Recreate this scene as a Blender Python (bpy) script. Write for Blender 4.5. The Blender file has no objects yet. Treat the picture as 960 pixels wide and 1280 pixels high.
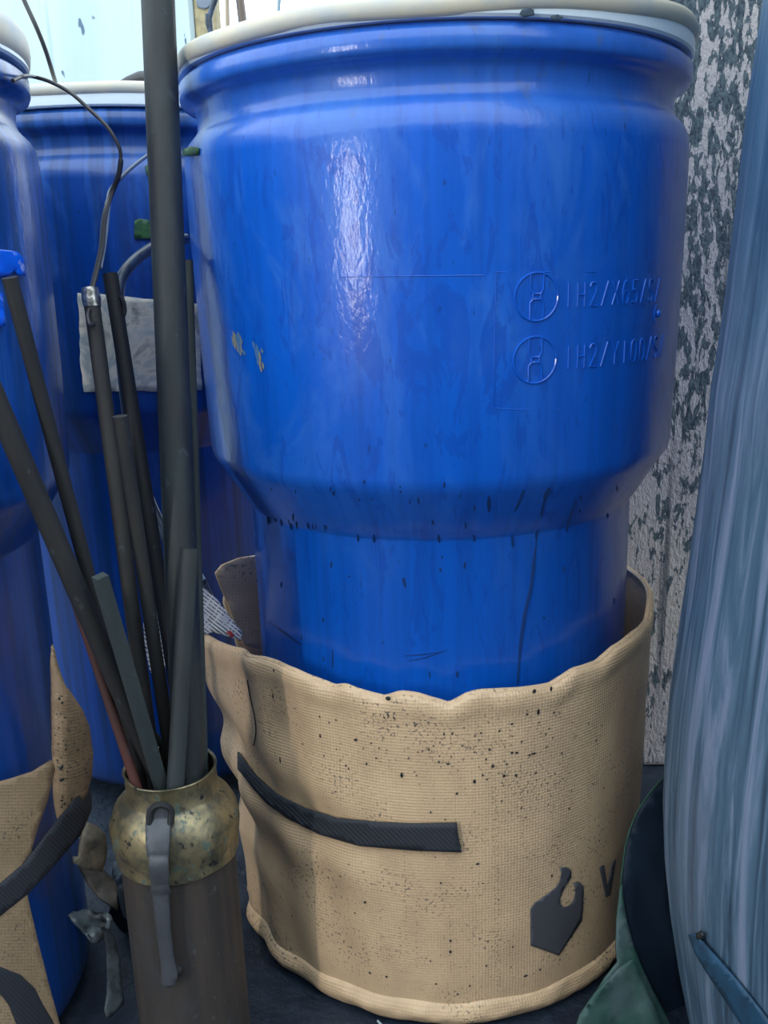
import bpy, bmesh, math, random
import numpy as np
from mathutils import Vector, Matrix
from mathutils.geometry import delaunay_2d_cdt

random.seed(7)
scene = bpy.context.scene
COL = scene.collection
PI = math.pi

# ------------------------------------------------------------------ camera
F, CX, CY = 1150.0, 480.0, 640.0
PITCH, ROLL, YAW, CAMH = 0.25892, 0.0319, -0.061285, 0.87
_fw = Vector((math.sin(YAW), math.cos(YAW), 0))
_rt = Vector((math.cos(YAW), -math.sin(YAW), 0))
_up = Vector((0, 0, 1))
FWD = _fw * math.cos(PITCH) - _up * math.sin(PITCH)
UP0 = _fw * math.sin(PITCH) + _up * math.cos(PITCH)
RIGHT = _rt * math.cos(ROLL) - UP0 * math.sin(ROLL)
UPV = _rt * math.sin(ROLL) + UP0 * math.cos(ROLL)
cam_d = bpy.data.cameras.new('camera')
cam = bpy.data.objects.new('camera', cam_d)
COL.objects.link(cam)
m = Matrix((RIGHT, UPV, -FWD)).transposed().to_4x4()
m.translation = Vector((0, 0, CAMH))
cam.matrix_world = m
cam_d.sensor_fit = 'AUTO'
cam_d.sensor_width = 36.0
cam_d.lens = F / 1280 * 36.0
cam_d.clip_start = 0.02
scene.camera = cam

# ------------------------------------------------------------------ world, lamps, exposure
scene.view_settings.view_transform = 'Standard'
scene.view_settings.look = 'None'
scene.view_settings.gamma = 1.0
scene.view_settings.use_curve_mapping = False
scene.view_settings.exposure = 0.0
w = bpy.data.worlds.new('overcast_sky')
scene.world = w
w.use_nodes = True
bg = w.node_tree.nodes['Background']
bg.inputs['Color'].default_value = (0.80, 0.92, 1.0, 1)
bg.inputs['Strength'].default_value = 2.95

def area_light(name, loc, target, sx, sy, power, color):
    d = bpy.data.lights.new(name, 'AREA')
    d.shape = 'RECTANGLE'; d.size = sx; d.size_y = sy
    d.energy = power; d.color = color
    o = bpy.data.objects.new(name, d); COL.objects.link(o)
    o.location = loc
    q = (Vector(target) - Vector(loc)).to_track_quat('-Z', 'Y')
    o.rotation_euler = q.to_euler()
    return o
# bright gap of open daylight behind and left of the photographer
area_light('daylight_gap', (-1.62, -1.3, 1.08), (0, 1.0, 0.9), 0.07, 0.8, 17, (1.0, 0.96, 0.90))

# ------------------------------------------------------------------ helpers
def ray(px, py):
    return FWD + RIGHT * ((px - CX) / F) + UPV * ((CY - py) / F)
ORG = Vector((0, 0, CAMH))
def at(px, py, Y):
    d = ray(px, py)
    return ORG + d * (Y / d.y)
def on_floor(px, py, z=0.0):
    d = ray(px, py)
    return ORG + d * ((z - CAMH) / d.z)
def plane3(a, b, c):
    """each a=(px,py,Y): returns a mapper of pixels onto that plane"""
    A, B, C_ = at(*a), at(*b), at(*c)
    n = (B - A).cross(C_ - A).normalized()
    def fn(px, py):
        d = ray(px, py)
        return ORG + d * ((A - ORG).dot(n) / d.dot(n))
    return fn
def revolve_hit(ax, ay, Rf, off=0.0, y0=0.45, y1=2.2):
    """pixels onto the near side of a surface of revolution; Rf(theta, z)"""
    def fn(px, py):
        d = ray(px, py); d = d / d.y
        best = None; prev = None
        n = 160
        for i in range(n + 1):
            t = y0 + (y1 - y0) * i / n
            p = ORG + d * t
            g = math.hypot(p.x - ax, p.y - ay) - Rf(math.atan2(p.y - ay, p.x - ax), p.z) - off
            if best is None or g < best[0]: best = (g, t)
            if prev is not None and prev[0] > 0 >= g:
                lo, hi = prev[1], t
                for _ in range(20):
                    mid = (lo + hi) / 2
                    q = ORG + d * mid
                    gm = math.hypot(q.x - ax, q.y - ay) - Rf(math.atan2(q.y - ay, q.x - ax), q.z) - off
                    if gm > 0: lo = mid
                    else: hi = mid
                return ORG + d * hi
            prev = (g, t)
        return ORG + d * best[1]
    return fn

def link(name, me, mat=None, parent=None, smooth=True):
    o = bpy.data.objects.new(name, me)
    COL.objects.link(o)
    if mat: me.materials.append(mat)
    if smooth:
        for p in me.polygons: p.use_smooth = True
    if parent: o.parent = parent
    return o
def from_bm(name, bm, mat=None, parent=None, smooth=True, sharp=40):
    bmesh.ops.recalc_face_normals(bm, faces=bm.faces)
    if smooth:
        for e in bm.edges:
            if len(e.link_faces) == 2 and e.calc_face_angle(0) > math.radians(sharp): e.smooth = False
    me = bpy.data.meshes.new(name)
    bm.to_mesh(me); bm.free()
    return link(name, me, mat, parent, smooth)
def tag(o, label=None, cat=None, group=None, kind=None):
    if label: o['label'] = label
    if cat: o['category'] = cat
    if group: o['group'] = group
    if kind: o['kind'] = kind
    return o
def empty(name, loc, label, cat, group=None):
    o = bpy.data.objects.new(name, None); COL.objects.link(o)
    o.empty_display_size = 0.05
    o.location = loc
    tag(o, label, cat, group)
    bpy.context.view_layer.update()
    return o
def adopt(root, *obs):
    """parent world-built parts to a placed empty without moving them"""
    inv = Matrix.Translation(root.location).inverted()
    for o in obs:
        o.parent = root
        o.matrix_parent_inverse = inv
    return root

def lathe_bm(profile, n=96, ax=0.0, ay=0.0, urad=0.29, caps=(False, False)):
    bm = bmesh.new(); uv = bm.loops.layers.uv.new('UVMap')
    rings = []
    for (r, z) in profile:
        rings.append([bm.verts.new((ax + r * math.cos(2 * PI * k / n), ay + r * math.sin(2 * PI * k / n), z)) for k in range(n)])
    vlen = [0.0]
    for i in range(1, len(profile)):
        vlen.append(vlen[-1] + math.hypot(profile[i][0] - profile[i - 1][0], profile[i][1] - profile[i - 1][1]))
    for i in range(len(rings) - 1):
        for k in range(n):
            f = bm.faces.new((rings[i][k], rings[i][(k + 1) % n], rings[i + 1][(k + 1) % n], rings[i + 1][k]))
            us = (k, k + 1, k + 1, k); vs = (i, i, i + 1, i + 1)
            for l, a, b in zip(f.loops, us, vs):
                l[uv].uv = (a / n * 2 * PI * urad, profile[b][1])
    if caps[0]: bm.faces.new(rings[0])
    if caps[1]: bm.faces.new(rings[-1])
    return bm

def tube_into(bm, pts, r, n=8, caps=True, flat=1.0, uvlay=None):
    pts = [Vector(p) for p in pts]
    rr = r if isinstance(r, (list, tuple)) else [r] * len(pts)
    rings = []; nrm = None; run = 0.0; runs = []
    for i, p in enumerate(pts):
        t = (pts[min(i + 1, len(pts) - 1)] - pts[max(i - 1, 0)]).normalized()
        if nrm is None:
            ref = Vector((0, 1, 0)) if abs(t.y) < 0.9 else Vector((1, 0, 0))
            nrm = (ref - t * ref.dot(t)).normalized()
        else:
            nrm = (nrm - t * nrm.dot(t)).normalized()
        bn = t.cross(nrm)
        if i: run += (p - pts[i - 1]).length
        runs.append(run)
        rings.append([bm.verts.new(p + (nrm * math.cos(2 * PI * k / n) * flat + bn * math.sin(2 * PI * k / n)) * rr[i]) for k in range(n)])
    for i in range(len(rings) - 1):
        for k in range(n):
            f = bm.faces.new((rings[i][k], rings[i][(k + 1) % n], rings[i + 1][(k + 1) % n], rings[i + 1][k]))
            if uvlay:
                for l, a, b in zip(f.loops, (k, k + 1, k + 1, k), (i, i, i + 1, i + 1)):
                    l[uvlay].uv = (a / n * 2 * PI * rr[b], runs[b])
    if caps:
        bm.faces.new(rings[0]); bm.faces.new(list(reversed(rings[-1])))
def smooth_path(pts, sub=6):
    P = [Vector(p) for p in pts]; out = []
    for i in range(len(P) - 1):
        p0 = P[max(i - 1, 0)]; p1 = P[i]; p2 = P[i + 1]; p3 = P[min(i + 2, len(P) - 1)]
        for s in range(sub):
            t = s / sub
            out.append(0.5 * ((2 * p1) + (p2 - p0) * t + (2 * p0 - 5 * p1 + 4 * p2 - p3) * t * t + (3 * p1 - p0 - 3 * p2 + p3) * t ** 3))
    out.append(P[-1]); return out
def tube(name, pts, r, mat, parent=None, n=10, sub=0, flat=1.0):
    if sub: pts = smooth_path(pts, sub)
    bm = bmesh.new(); uv = bm.loops.layers.uv.new('UVMap')
    tube_into(bm, pts, r, n, True, flat, uv)
    return from_bm(name, bm, mat, parent)

def hash2(a, b):
    v = math.sin(a * 12.9898 + b * 78.233) * 43758.5453
    return v - math.floor(v)
def vnoise(x, y):
    xi, yi = math.floor(x), math.floor(y); fx, fy = x - xi, y - yi
    fx = fx * fx * (3 - 2 * fx); fy = fy * fy * (3 - 2 * fy)
    a = hash2(xi, yi); b = hash2(xi + 1, yi); c = hash2(xi, yi + 1); d = hash2(xi + 1, yi + 1)
    return (a + (b - a) * fx) * (1 - fy) + (c + (d - c) * fx) * fy

def inside(poly, x, y):
    c = False; j = len(poly) - 1
    for i in range(len(poly)):
        xi, yi = poly[i]; xj, yj = poly[j]
        if (yi > y) != (yj > y) and x < (xj - xi) * (y - yi) / (yj - yi) + xi: c = not c
        j = i
    return c
def patch(name, outline, fn, mat, parent=None, thick=0.002, step=8.0, wob=0.0, wobs=30.0, scale=0.0009, rough=0.0):
    """sheet with a real thickness following a surface; wob = ripples towards the viewer side"""
    pts = []
    n = len(outline)
    for i in range(n):
        a, b = outline[i], outline[(i + 1) % n]
        k = max(1, int(math.hypot(b[0] - a[0], b[1] - a[1]) / step))
        for s in range(k):
            t = s / k
            x = a[0] + (b[0] - a[0]) * t; y = a[1] + (b[1] - a[1]) * t
            if rough and s: x += (hash2(x, y) - .5) * rough; y += (hash2(y, x) - .5) * rough
            pts.append((x, y))
    nb = len(pts)
    xs = [p[0] for p in pts]; ys = [p[1] for p in pts]
    allp = [Vector(p) for p in pts]
    y = min(ys) + step * .5; row = 0
    while y < max(ys):
        x = min(xs) + step * (.5 if row % 2 else 0.1)
        while x < max(xs):
            if inside(pts, x, y) and min((x - p[0]) ** 2 + (y - p[1]) ** 2 for p in pts) > (step * .45) ** 2:
                allp.append(Vector((x, y)))
            x += step
        y += step * .87; row += 1
    res = delaunay_2d_cdt(allp, [(i, (i + 1) % nb) for i in range(nb)], [list(range(nb))], 1, 1e-4)
    V, Fc = res[0], res[2]
    bm = bmesh.new(); uv = bm.loops.layers.uv.new('UVMap')
    vs = []
    for v in V:
        p = fn(v.x, v.y)
        if wob:
            d = (p - ORG).normalized()
            p = p - d * wob * (vnoise(v.x / wobs, v.y / wobs + 3.1) - .5) * 2
        vs.append(bm.verts.new(p))
    co = {vs[i]: V[i] for i in range(len(vs))}
    for f in Fc:
        try: fc = bm.faces.new([vs[i] for i in f])
        except ValueError: continue
        for l in fc.loops: l[uv].uv = (co[l.vert].x * scale, -co[l.vert].y * scale)
    bmesh.ops.recalc_face_normals(bm, faces=bm.faces)
    # make normals face the viewer side, then thicken away from it
    s = sum((f.normal.dot(ORG - f.calc_center_median()) for f in bm.faces))
    if s < 0: bmesh.ops.reverse_faces(bm, faces=bm.faces)
    me = bpy.data.meshes.new(name); bm.to_mesh(me); bm.free()
    o = link(name, me, mat, parent)
    if thick:
        md = o.modifiers.new('thickness', 'SOLIDIFY'); md.thickness = thick; md.offset = 1.0 if thick > 0 else 0
    return o

# ------------------------------------------------------------------ materials
class NT:
    def __init__(s, name):
        s.mat = bpy.data.materials.new(name); s.mat.use_nodes = True
        s.nt = s.mat.node_tree; s.b = s.nt.nodes['Principled BSDF']; s.out = s.nt.nodes['Material Output']
        s.tc = s.nt.nodes.new('ShaderNodeTexCoord')
    def add(s, t, **kw):
        n = s.nt.nodes.new(t)
        for k, v in kw.items(): setattr(n, k, v)
        return n
    def l(s, a, b): s.nt.links.new(a, b)
    def coords(s, scale, src='UV', loc=(0, 0, 0)):
        mp = s.add('ShaderNodeMapping'); mp.inputs['Scale'].default_value = scale; mp.inputs['Location'].default_value = loc
        s.l(s.tc.outputs[src], mp.inputs['Vector']); return mp.outputs[0]
    def noise(s, scale, src='UV', detail=4, rough=.55, loc=(0, 0, 0), dist=0.0):
        n = s.add('ShaderNodeTexNoise'); n.inputs['Scale'].default_value = 1.0
        n.inputs['Detail'].default_value = detail; n.inputs['Roughness'].default_value = rough
        n.inputs['Distortion'].default_value = dist
        s.l(s.coords(scale, src, loc), n.inputs['Vector']); return n.outputs['Fac']
    def ramp(s, fac, stops, interp='LINEAR'):
        r = s.add('ShaderNodeValToRGB'); r.color_ramp.interpolation = interp
        els = r.color_ramp.elements
        while len(els) < len(stops): els.new(0.5)
        for e, (p, c) in zip(els, stops):
            e.position = p; e.color = c if len(c) == 4 else (*c, 1)
        s.l(fac, r.inputs[0]); return r.outputs[0]
    def mask(s, fac, lo, hi):
        return s.ramp(fac, [(lo, (0, 0, 0)), (hi, (1, 1, 1))])
    def mix(s, fac, a, b, mode='MIX'):
        n = s.add('ShaderNodeMix', data_type='RGBA', blend_type=mode)
        if isinstance(fac, (int, float)): n.inputs[0].default_value = fac
        else: s.l(fac, n.inputs[0])
        for v, i in ((a, 6), (b, 7)):
            if isinstance(v, tuple): n.inputs[i].default_value = (*v, 1) if len(v) == 3 else v
            else: s.l(v, n.inputs[i])
        return n.outputs[2]
    def math(s, op, a, b=0.0):
        n = s.add('ShaderNodeMath', operation=op)
        for v, i in ((a, 0), (b, 1)):
            if isinstance(v, (int, float)): n.inputs[i].default_value = v
            else: s.l(v, n.inputs[i])
        return n.outputs[0]
    def base(s, c):
        if isinstance(c, tuple): s.b.inputs['Base Color'].default_value = (*c, 1)
        else: s.l(c, s.b.inputs['Base Color'])
    def rough(s, r):
        if isinstance(r, (int, float)): s.b.inputs['Roughness'].default_value = r
        else: s.l(r, s.b.inputs['Roughness'])
    def bump(s, h, strength=.3, dist=.002):
        n = s.add('ShaderNodeBump'); n.inputs['Strength'].default_value = strength; n.inputs['Distance'].default_value = dist
        s.l(h, n.inputs['Height']); s.l(n.outputs[0], s.b.inputs['Normal'])
    def zval(s, src='Object'):
        sp = s.add('ShaderNodeSeparateXYZ'); s.l(s.tc.outputs[src], sp.inputs[0]); return sp.outputs

def drum_material(shade=1.0):
    t = NT('blue_drum_plastic' if shade == 1 else 'shaded_grimy_blue_drum_plastic')
    base = (0.001, 0.112 * shade, 0.62 * shade)  # shade on the left and back drums is multiplied into the base colour
    st = t.noise((70, 2.2, 1), detail=5)
    c = t.mix(t.mask(st, .42, .72), base, (0.001, 0.088 * shade, 0.50 * shade))
    st2 = t.noise((38, 1.5, 1), detail=4, loc=(4.3, 1.1, 0))
    c = t.mix(t.math('MULTIPLY', t.mask(st2, .55, .85), .3), c, (0.010, 0.165, 0.68))
    sm = t.noise((9, 5, 1), detail=6, rough=.65, dist=1.2)
    smm = t.mask(sm, .5, .64)
    uvz = t.zval('UV')
    up = t.mask(uvz[1], .35, .95)          # dust smudges, weighted upward to put the upper sheen into the colour
    c = t.mix(t.math('MULTIPLY', t.math('MULTIPLY', smm, up), .42), c, (0.055, 0.215, 0.66))
    if shade == 1:                          # smeared wet patch with runs on the front of the middle drum
        vm = t.add('ShaderNodeVectorMath', operation='DISTANCE'); t.l(t.coords((1, 1.15, 0)), vm.inputs[0]); vm.inputs[1].default_value = (1.345, .80 * 1.15, 0)
        sp_ = t.math('ADD', t.noise((34, 10, 1), detail=7, rough=.66, dist=1.6, loc=(1, 2, 0)), t.math('MULTIPLY', t.ramp(vm.outputs['Value'], [(.03, (.07,) * 3), (.20, (-.0,) * 3)]), 1.0))
        c = t.mix(t.math('MULTIPLY', t.mask(sp_, .565, .60), .6), c, (0.002, 0.072, 0.46))
    g = t.noise((26, 17, 1), detail=6, rough=.7, loc=(2, 7, 0))
    neck = t.mask(uvz[1], .985, 1.02)
    c = t.mix(t.math('MULTIPLY', neck, .25), c, (0.08, 0.22, 0.56))  # paler neck: sky light and haze put into the colour
    c = t.mix(t.math('MULTIPLY', t.math('MULTIPLY', t.mask(g, .56, .72), neck), .7), c, (0.10, 0.13, 0.20))
    g2 = t.noise((150, 45, 1), detail=3, loc=(9, 2, 0))
    c = t.mix(t.math('MULTIPLY', t.mask(g2, .68, .74), .6), c, (0.006, 0.03, 0.10))
    if shade < 1:
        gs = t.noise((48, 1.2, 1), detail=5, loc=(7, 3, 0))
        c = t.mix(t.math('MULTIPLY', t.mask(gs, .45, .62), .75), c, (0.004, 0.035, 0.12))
    t.base(c)
    t.rough(t.ramp(sm, [(.35, (.30,) * 3), (.65, (.46,) * 3)]))
    t.b.inputs['Coat Weight'].default_value = .5; t.b.inputs['Coat Roughness'].default_value = .10; t.b.inputs['Specular IOR Level'].default_value = .4
    h = t.noise((170, 80, 1), detail=4, rough=.6)
    h2 = t.noise((14, 6, 1), detail=2)
    t.bump(t.math('ADD', t.math('MULTIPLY', h, .5), t.math('MULTIPLY', h2, 2.0)), .25, .0016)
    cn = t.add('ShaderNodeBump'); cn.inputs['Strength'].default_value = .28; cn.inputs['Distance'].default_value = .0014
    t.l(t.math('ADD', h, t.math('MULTIPLY', t.noise((60, 22, 1), detail=3, loc=(5, 5, 0)), 1.5)), cn.inputs['Height']); t.l(cn.outputs[0], t.b.inputs['Coat Normal'])
    return t.mat
def plain(name, col, rough=.6, metal=0.0, var=None, vs=(20, 20, 20), src='Object', bumpv=0.0, bs=(80, 80, 80), lo=.4, hi=.65, transm=0.0):
    t = NT(name)
    c = col
    if var: c = t.mix(t.mask(t.noise(vs, src, 5, .6), lo, hi), col, var)
    t.base(c); t.rough(rough); t.b.inputs['Metallic'].default_value = metal
    if bumpv: t.bump(t.noise(bs, src, 4), bumpv, .002)
    if transm: t.b.inputs['Transmission Weight'].default_value = transm
    return t.mat
def jacket_material(dirt_shade=1.0):
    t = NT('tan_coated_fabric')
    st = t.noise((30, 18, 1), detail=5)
    c = t.mix(t.mask(st, .4, .75), tuple(v * dirt_shade for v in (0.73, 0.51, 0.31)), tuple(v * dirt_shade for v in (0.61, 0.425, 0.26)))
    sp = t.noise((300, 240, 1), detail=2, rough=.5)
    area = t.mask(t.noise((9, 14, 1), detail=2, loc=(3.7, 1.2, 0)), .46, .62)
    c = t.mix(t.math('MULTIPLY', t.math('MULTIPLY', t.mask(sp, .585, .64), area), .85), c, (0.10, 0.09, 0.08))
    t.base(c); t.rough(.42)
    w1 = t.add('ShaderNodeTexWave', wave_type='BANDS', bands_direction='X'); w1.inputs['Scale'].default_value = 1.0
    t.l(t.coords((85, 85, 85)), w1.inputs['Vector'])
    w2 = t.add('ShaderNodeTexWave', wave_type='BANDS', bands_direction='Y'); w2.inputs['Scale'].default_value = 1.0
    t.l(t.coords((85, 85, 85)), w2.inputs['Vector'])
    t.bump(t.math('ADD', w1.outputs['Fac'], w2.outputs['Fac']), .35, .0006)
    return t.mat
def webbing_material():
    t = NT('black_webbing')
    w2 = t.add('ShaderNodeTexWave', wave_type='BANDS', bands_direction='DIAGONAL'); w2.inputs['Scale'].default_value = 1.0
    t.l(t.coords((110, 110, 110)), w2.inputs['Vector'])
    t.base(t.mix(w2.outputs['Fac'], (0.022, 0.026, 0.036), (0.034, 0.04, 0.052))); t.rough(.75)
    t.bump(w2.outputs['Fac'], .5, .0006)
    return t.mat
def wall_material():
    t = NT('rough_stained_plaster')
    n1 = t.noise((88, 88, 27), 'Object', 4, .55, dist=.4)
    n2 = t.noise((190, 190, 85), 'Object', 3, .6)
    s = t.math('ADD', t.math('MULTIPLY', n1, .72), t.math('MULTIPLY', n2, .28))
    big = t.noise((5, 5, 1.3), 'Object', 3, loc=(1, 2, 0))
    z = t.zval('Object')
    c = t.mix(t.mask(big, .35, .7), (0.56, 0.52, 0.50), (0.42, 0.40, 0.44))
    # algae streaks, thick above and thinning towards the floor
    zt = t.ramp(t.math('DIVIDE', z[2], 1.6), [(.25, (.085,) * 3), (.42, (.03,) * 3), (.75, (0,) * 3)])
    m_ = t.mask(t.math('SUBTRACT', s, zt), 00.462, .488)
    c = t.mix(m_, c, t.mix(t.mask(n2, .4, .6), (0.035, 0.055, 0.08), (0.10, 0.14, 0.165)))
    st = t.noise((45, 45, .9), 'Object', 4, loc=(5, 1, 3))
    c = t.mix(t.math('MULTIPLY', t.mask(st, .60, .68), .8), c, (0.05, 0.065, 0.09))
    t.base(c); t.rough(.9)
    t.bump(t.math('ADD', n2, t.noise((160, 160, 110), 'Object', 4, .7)), .9, .006)
    return t.mat
def sheet_material():
    t = NT('white_translucent_sheet')
    st = t.noise((9, 9, .8), 'Object', 4)
    c = t.mix(t.mask(st, .45, .7), (0.60, 0.73, 0.78), (0.52, 0.66, 0.72))
    d = t.noise((38, 38, 17), 'Object', 3, .5, loc=(3, 8, 1))
    c = t.mix(t.mask(d, .655, .69), c, (0.12, 0.20, 0.27))
    s2 = t.noise((34, 34, 1.0), 'Object', 3, loc=(1, 4, 2))
    c = t.mix(t.math('MULTIPLY', t.mask(s2, .66, .71), .5), c, (0.35, 0.52, 0.58))
    t.base(c); t.rough(.6)
    tr = t.add('ShaderNodeBsdfTranslucent'); t.l(c, tr.inputs['Color'])
    mx = t.add('ShaderNodeMixShader'); mx.inputs[0].default_value = .45
    t.l(t.b.outputs[0], mx.inputs[1]); t.l(tr.outputs[0], mx.inputs[2]); t.l(mx.outputs[0], t.out.inputs['Surface'])
    return t.mat
def tank_material():
    t = NT('streaked_pale_coating')
    a = t.noise((46, 2.6, 1), detail=6, rough=.62, dist=1.1)
    c = t.ramp(a, [(.34, (0.014, 0.034, 0.062)), (.44, (0.04, 0.085, 0.14)), (.52, (0.065, 0.125, 0.19)), (.59, (0.13, 0.185, 0.275)), (.70, (0.20, 0.235, 0.34))])
    b = t.noise((7, 3, 1), detail=4, loc=(3, 3, 0))
    c = t.mix(t.math('MULTIPLY', t.mask(b, .5, .7), .5), c, (0.155, 0.195, 0.285))
    v = t.zval('UV')
    top = t.mask(v[1], .72, 1.15)           # the film is thinner and bluer near the top
    c = t.mix(t.math('MULTIPLY', top, .75), c, (0.025, 0.09, 0.18))
    bl = t.noise((60, 30, 1), detail=3, loc=(6, 1, 0))
    c = t.mix(t.math('MULTIPLY', t.mask(bl, .66, .72), .7), c, (0.07, 0.13, 0.19))
    s2 = t.noise((60, .8, 1), detail=3, loc=(1.5, 0, 0))
    c = t.mix(t.math('MULTIPLY', t.mask(s2, .60, .68), .55), c, (0.05, 0.11, 0.17))
    t.base(c); t.rough(.62)
    t.bump(t.math('ADD', a, t.noise((60, 30, 1), detail=3)), .4, .004)
    return t.mat
def floor_material():
    t = NT('dark_wet_ground')
    n = t.noise((7, 7, 7), 'Object', 6, .65)
    n2 = t.noise((45, 45, 45), 'Object', 5, .6)
    c = t.mix(t.mask(n, .4, .65), (0.0068, 0.0136, 0.0272), (0.0150, 0.0272, 0.0490))
    c = t.mix(t.math('MULTIPLY', t.mask(n2, .52, .7), .6), c, (0.0238, 0.0394, 0.0646))
    t.base(c); t.rough(t.ramp(n, [(.3, (.35,) * 3), (.7, (.75,) * 3)]))
    t.bump(t.math('ADD', n, t.math('MULTIPLY', n2, .4)), .7, .012)
    return t.mat
def brass_material():
    t = NT('tarnished_brass')
    n = t.noise((40, 40, 40), 'Object', 5, .65)
    c = t.mix(t.mask(n, .42, .62), (0.34, 0.28, 0.16), (0.14, 0.135, 0.10))
    n2 = t.noise((120, 120, 90), 'Object', 3)
    c = t.mix(t.mask(n2, .62, .69), c, (0.045, 0.05, 0.05))
    n3 = t.noise((70, 70, 40), 'Object', 4, loc=(2, 1, 5))
    pat = t.mask(n3, .62, .68)
    c = t.mix(pat, c, (0.085, 0.12, 0.10))
    t.base(c); t.rough(.42)
    t.l(t.math('SUBTRACT', .75, t.math('MULTIPLY', pat, .75)), t.b.inputs['Metallic'])
    t.bump(t.math('ADD', n, t.math('MULTIPLY', n2, .6)), .3, .002)
    return t.mat
def can_material():
    t = NT('rusty_brown_can')
    a = t.noise((60, 60, 5), 'Object', 5)
    c = t.mix(t.mask(a, .4, .62), (0.0646, 0.0503, 0.0422), (0.0422, 0.0367, 0.0354))
    b = t.noise((24, 24, 18), 'Object', 6, .7, loc=(2, 3, 1))
    c = t.mix(t.math('MULTIPLY', t.mask(b, .52, .66), .8), c, (0.0462, 0.0490, 0.0544))
    d = t.noise((110, 110, 80), 'Object', 3)
    c = t.mix(t.mask(d, .66, .72), c, (0.0816, 0.0782, 0.0748))
    t.base(c); t.rough(.7); t.b.inputs['Metallic'].default_value = .15
    t.bump(t.math('ADD', a, b), .5, .003)
    return t.mat
def rod_material(name, c1, c2, rough=.55, metal=.35):
    t = NT(name)
    a = t.noise((30, 30, 7), 'Object', 5, .6)
    c = t.mix(t.mask(a, .38, .64), c1, c2)
    b = t.noise((90, 90, 60), 'Object', 3)
    c = t.mix(t.math('MULTIPLY', t.mask(b, .66, .72), .5), c, (0.06, 0.075, 0.09))
    t.base(c); t.rough(rough); t.b.inputs['Metallic'].default_value = metal
    t.bump(t.math('ADD', a, b), .25, .002)
    return t.mat
def print_material():
    t = NT('printed_paper')
    # rows of fine print: bands broken into words
    mp = t.add('ShaderNodeMapping'); mp.inputs['Rotation'].default_value = (0, 0, math.radians(38)); t.l(t.tc.outputs['UV'], mp.inputs[0])
    w1 = t.add('ShaderNodeTexWave', wave_type='BANDS', bands_direction='Y'); w1.inputs['Scale'].default_value = 88.0
    t.l(mp.outputs[0], w1.inputs['Vector'])
    mp2 = t.add('ShaderNodeMapping'); mp2.inputs['Scale'].default_value = (420, 60, 1); t.l(mp.outputs[0], mp2.inputs[0])
    n = t.add('ShaderNodeTexNoise'); n.inputs['Scale'].default_value = 1; n.inputs['Detail'].default_value = 1; t.l(mp2.outputs[0], n.inputs['Vector'])
    m_ = t.math('MULTIPLY', t.mask(w1.outputs['Fac'], .55, .75), t.mask(n.outputs['Fac'], .40, .5))
    c = t.mix(m_, (0.62, 0.63, 0.66), (0.06, 0.06, 0.07))
    t.base(c); t.rough(.55); return t.mat
def label_material():
    t = NT('weathered_paper')
    a = t.noise((15, 13, 1), detail=6, rough=.62, dist=.8)
    c = t.ramp(a, [(.36, (0.22, 0.24, 0.21)), (.45, (0.74, 0.68, 0.54)), (.53, (0.42, 0.47, 0.44)), (.60, (0.80, 0.73, 0.60))])
    b = t.noise((80, 40, 1), detail=4, loc=(4, 1, 0))
    c = t.mix(t.mask(b, .62, .68), c, (0.14, 0.14, 0.13))
    t.base(c); t.rough(.8); return t.mat

M = {}
M['drum'] = drum_material()
M['drumshaded'] = drum_material(.55)
M['lid'] = plain('cream_lid_plastic', (0.66, 0.60, 0.47), .45, var=(0.48, 0.52, 0.53), vs=(14, 14, 30), lo=.42, hi=.66)
M['lid_spot'] = plain('dark_grime', (0.05, 0.08, 0.11), .7)
M['seal'] = plain('white_seal_plastic', (0.80, 0.90, 0.96), .35)
M['jacket'] = jacket_material()
M['jacketdirtyshade'] = jacket_material(.54)  # darker copy: dirt plus the weaker light at left, put into the colour
M['web'] = webbing_material()
M['print'] = plain('grey_ink', (0.085, 0.085, 0.10), .6)
M['tar'] = plain('black_tar', (0.012, 0.016, 0.022), .35)
M['drip'] = plain('dark_drip', (0.003, 0.034, 0.16), .4)
M['scrape'] = plain('tan_scrape', (0.22, 0.22, 0.19), .8, var=(0.05, 0.16, 0.35), vs=(150, 150, 60), lo=.45, hi=.55)
M['greentape'] = plain('green_tape', (0.05, 0.16, 0.04), .6, var=(0.02, 0.07, 0.05), vs=(90, 90, 90))
M['wall'] = wall_material()
M['sheet'] = sheet_material()
M['tank'] = tank_material()
M['tankband'] = plain('blue_band', (0.015, 0.075, 0.15), .6, var=(0.01, 0.04, 0.08), vs=(30, 30, 30))
M['floor'] = floor_material()
M['brass'] = brass_material()
M['can'] = can_material()
M['steel'] = rod_material('worn_steel', (0.085, 0.09, 0.105), (0.05, 0.055, 0.065), .5, .15)
M['pipe'] = rod_material('dark_grey_pipe', (0.0129, 0.0163, 0.0197), (0.0231, 0.0320, 0.0354), .6, 0)
M['rod'] = rod_material('grimy_rod', (0.0136, 0.0143, 0.0170), (0.0258, 0.0245, 0.0231), .7, 0)
M['roddark'] = rod_material('black_rod', (0.0088, 0.0102, 0.0136), (0.0163, 0.0163, 0.0177), .7, 0)
M['rodred'] = rod_material('red_rod', (0.085, 0.028, 0.022), (0.05, 0.024, 0.022), .7, 0)
M['batten'] = rod_material('grey_green_batten', (0.0245, 0.0354, 0.0381), (0.0394, 0.0530, 0.0530), .75, 0)
M['foil'] = plain('silver_foil', (0.62, 0.60, 0.56), .28, .9, var=(0.12, 0.11, 0.1), vs=(160, 160, 160), bumpv=.8)
M['cable'] = plain('black_cable', (0.035, 0.035, 0.04), .35)
M['cablegrey'] = plain('grey_cable', (0.20, 0.25, 0.32), .5)
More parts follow.
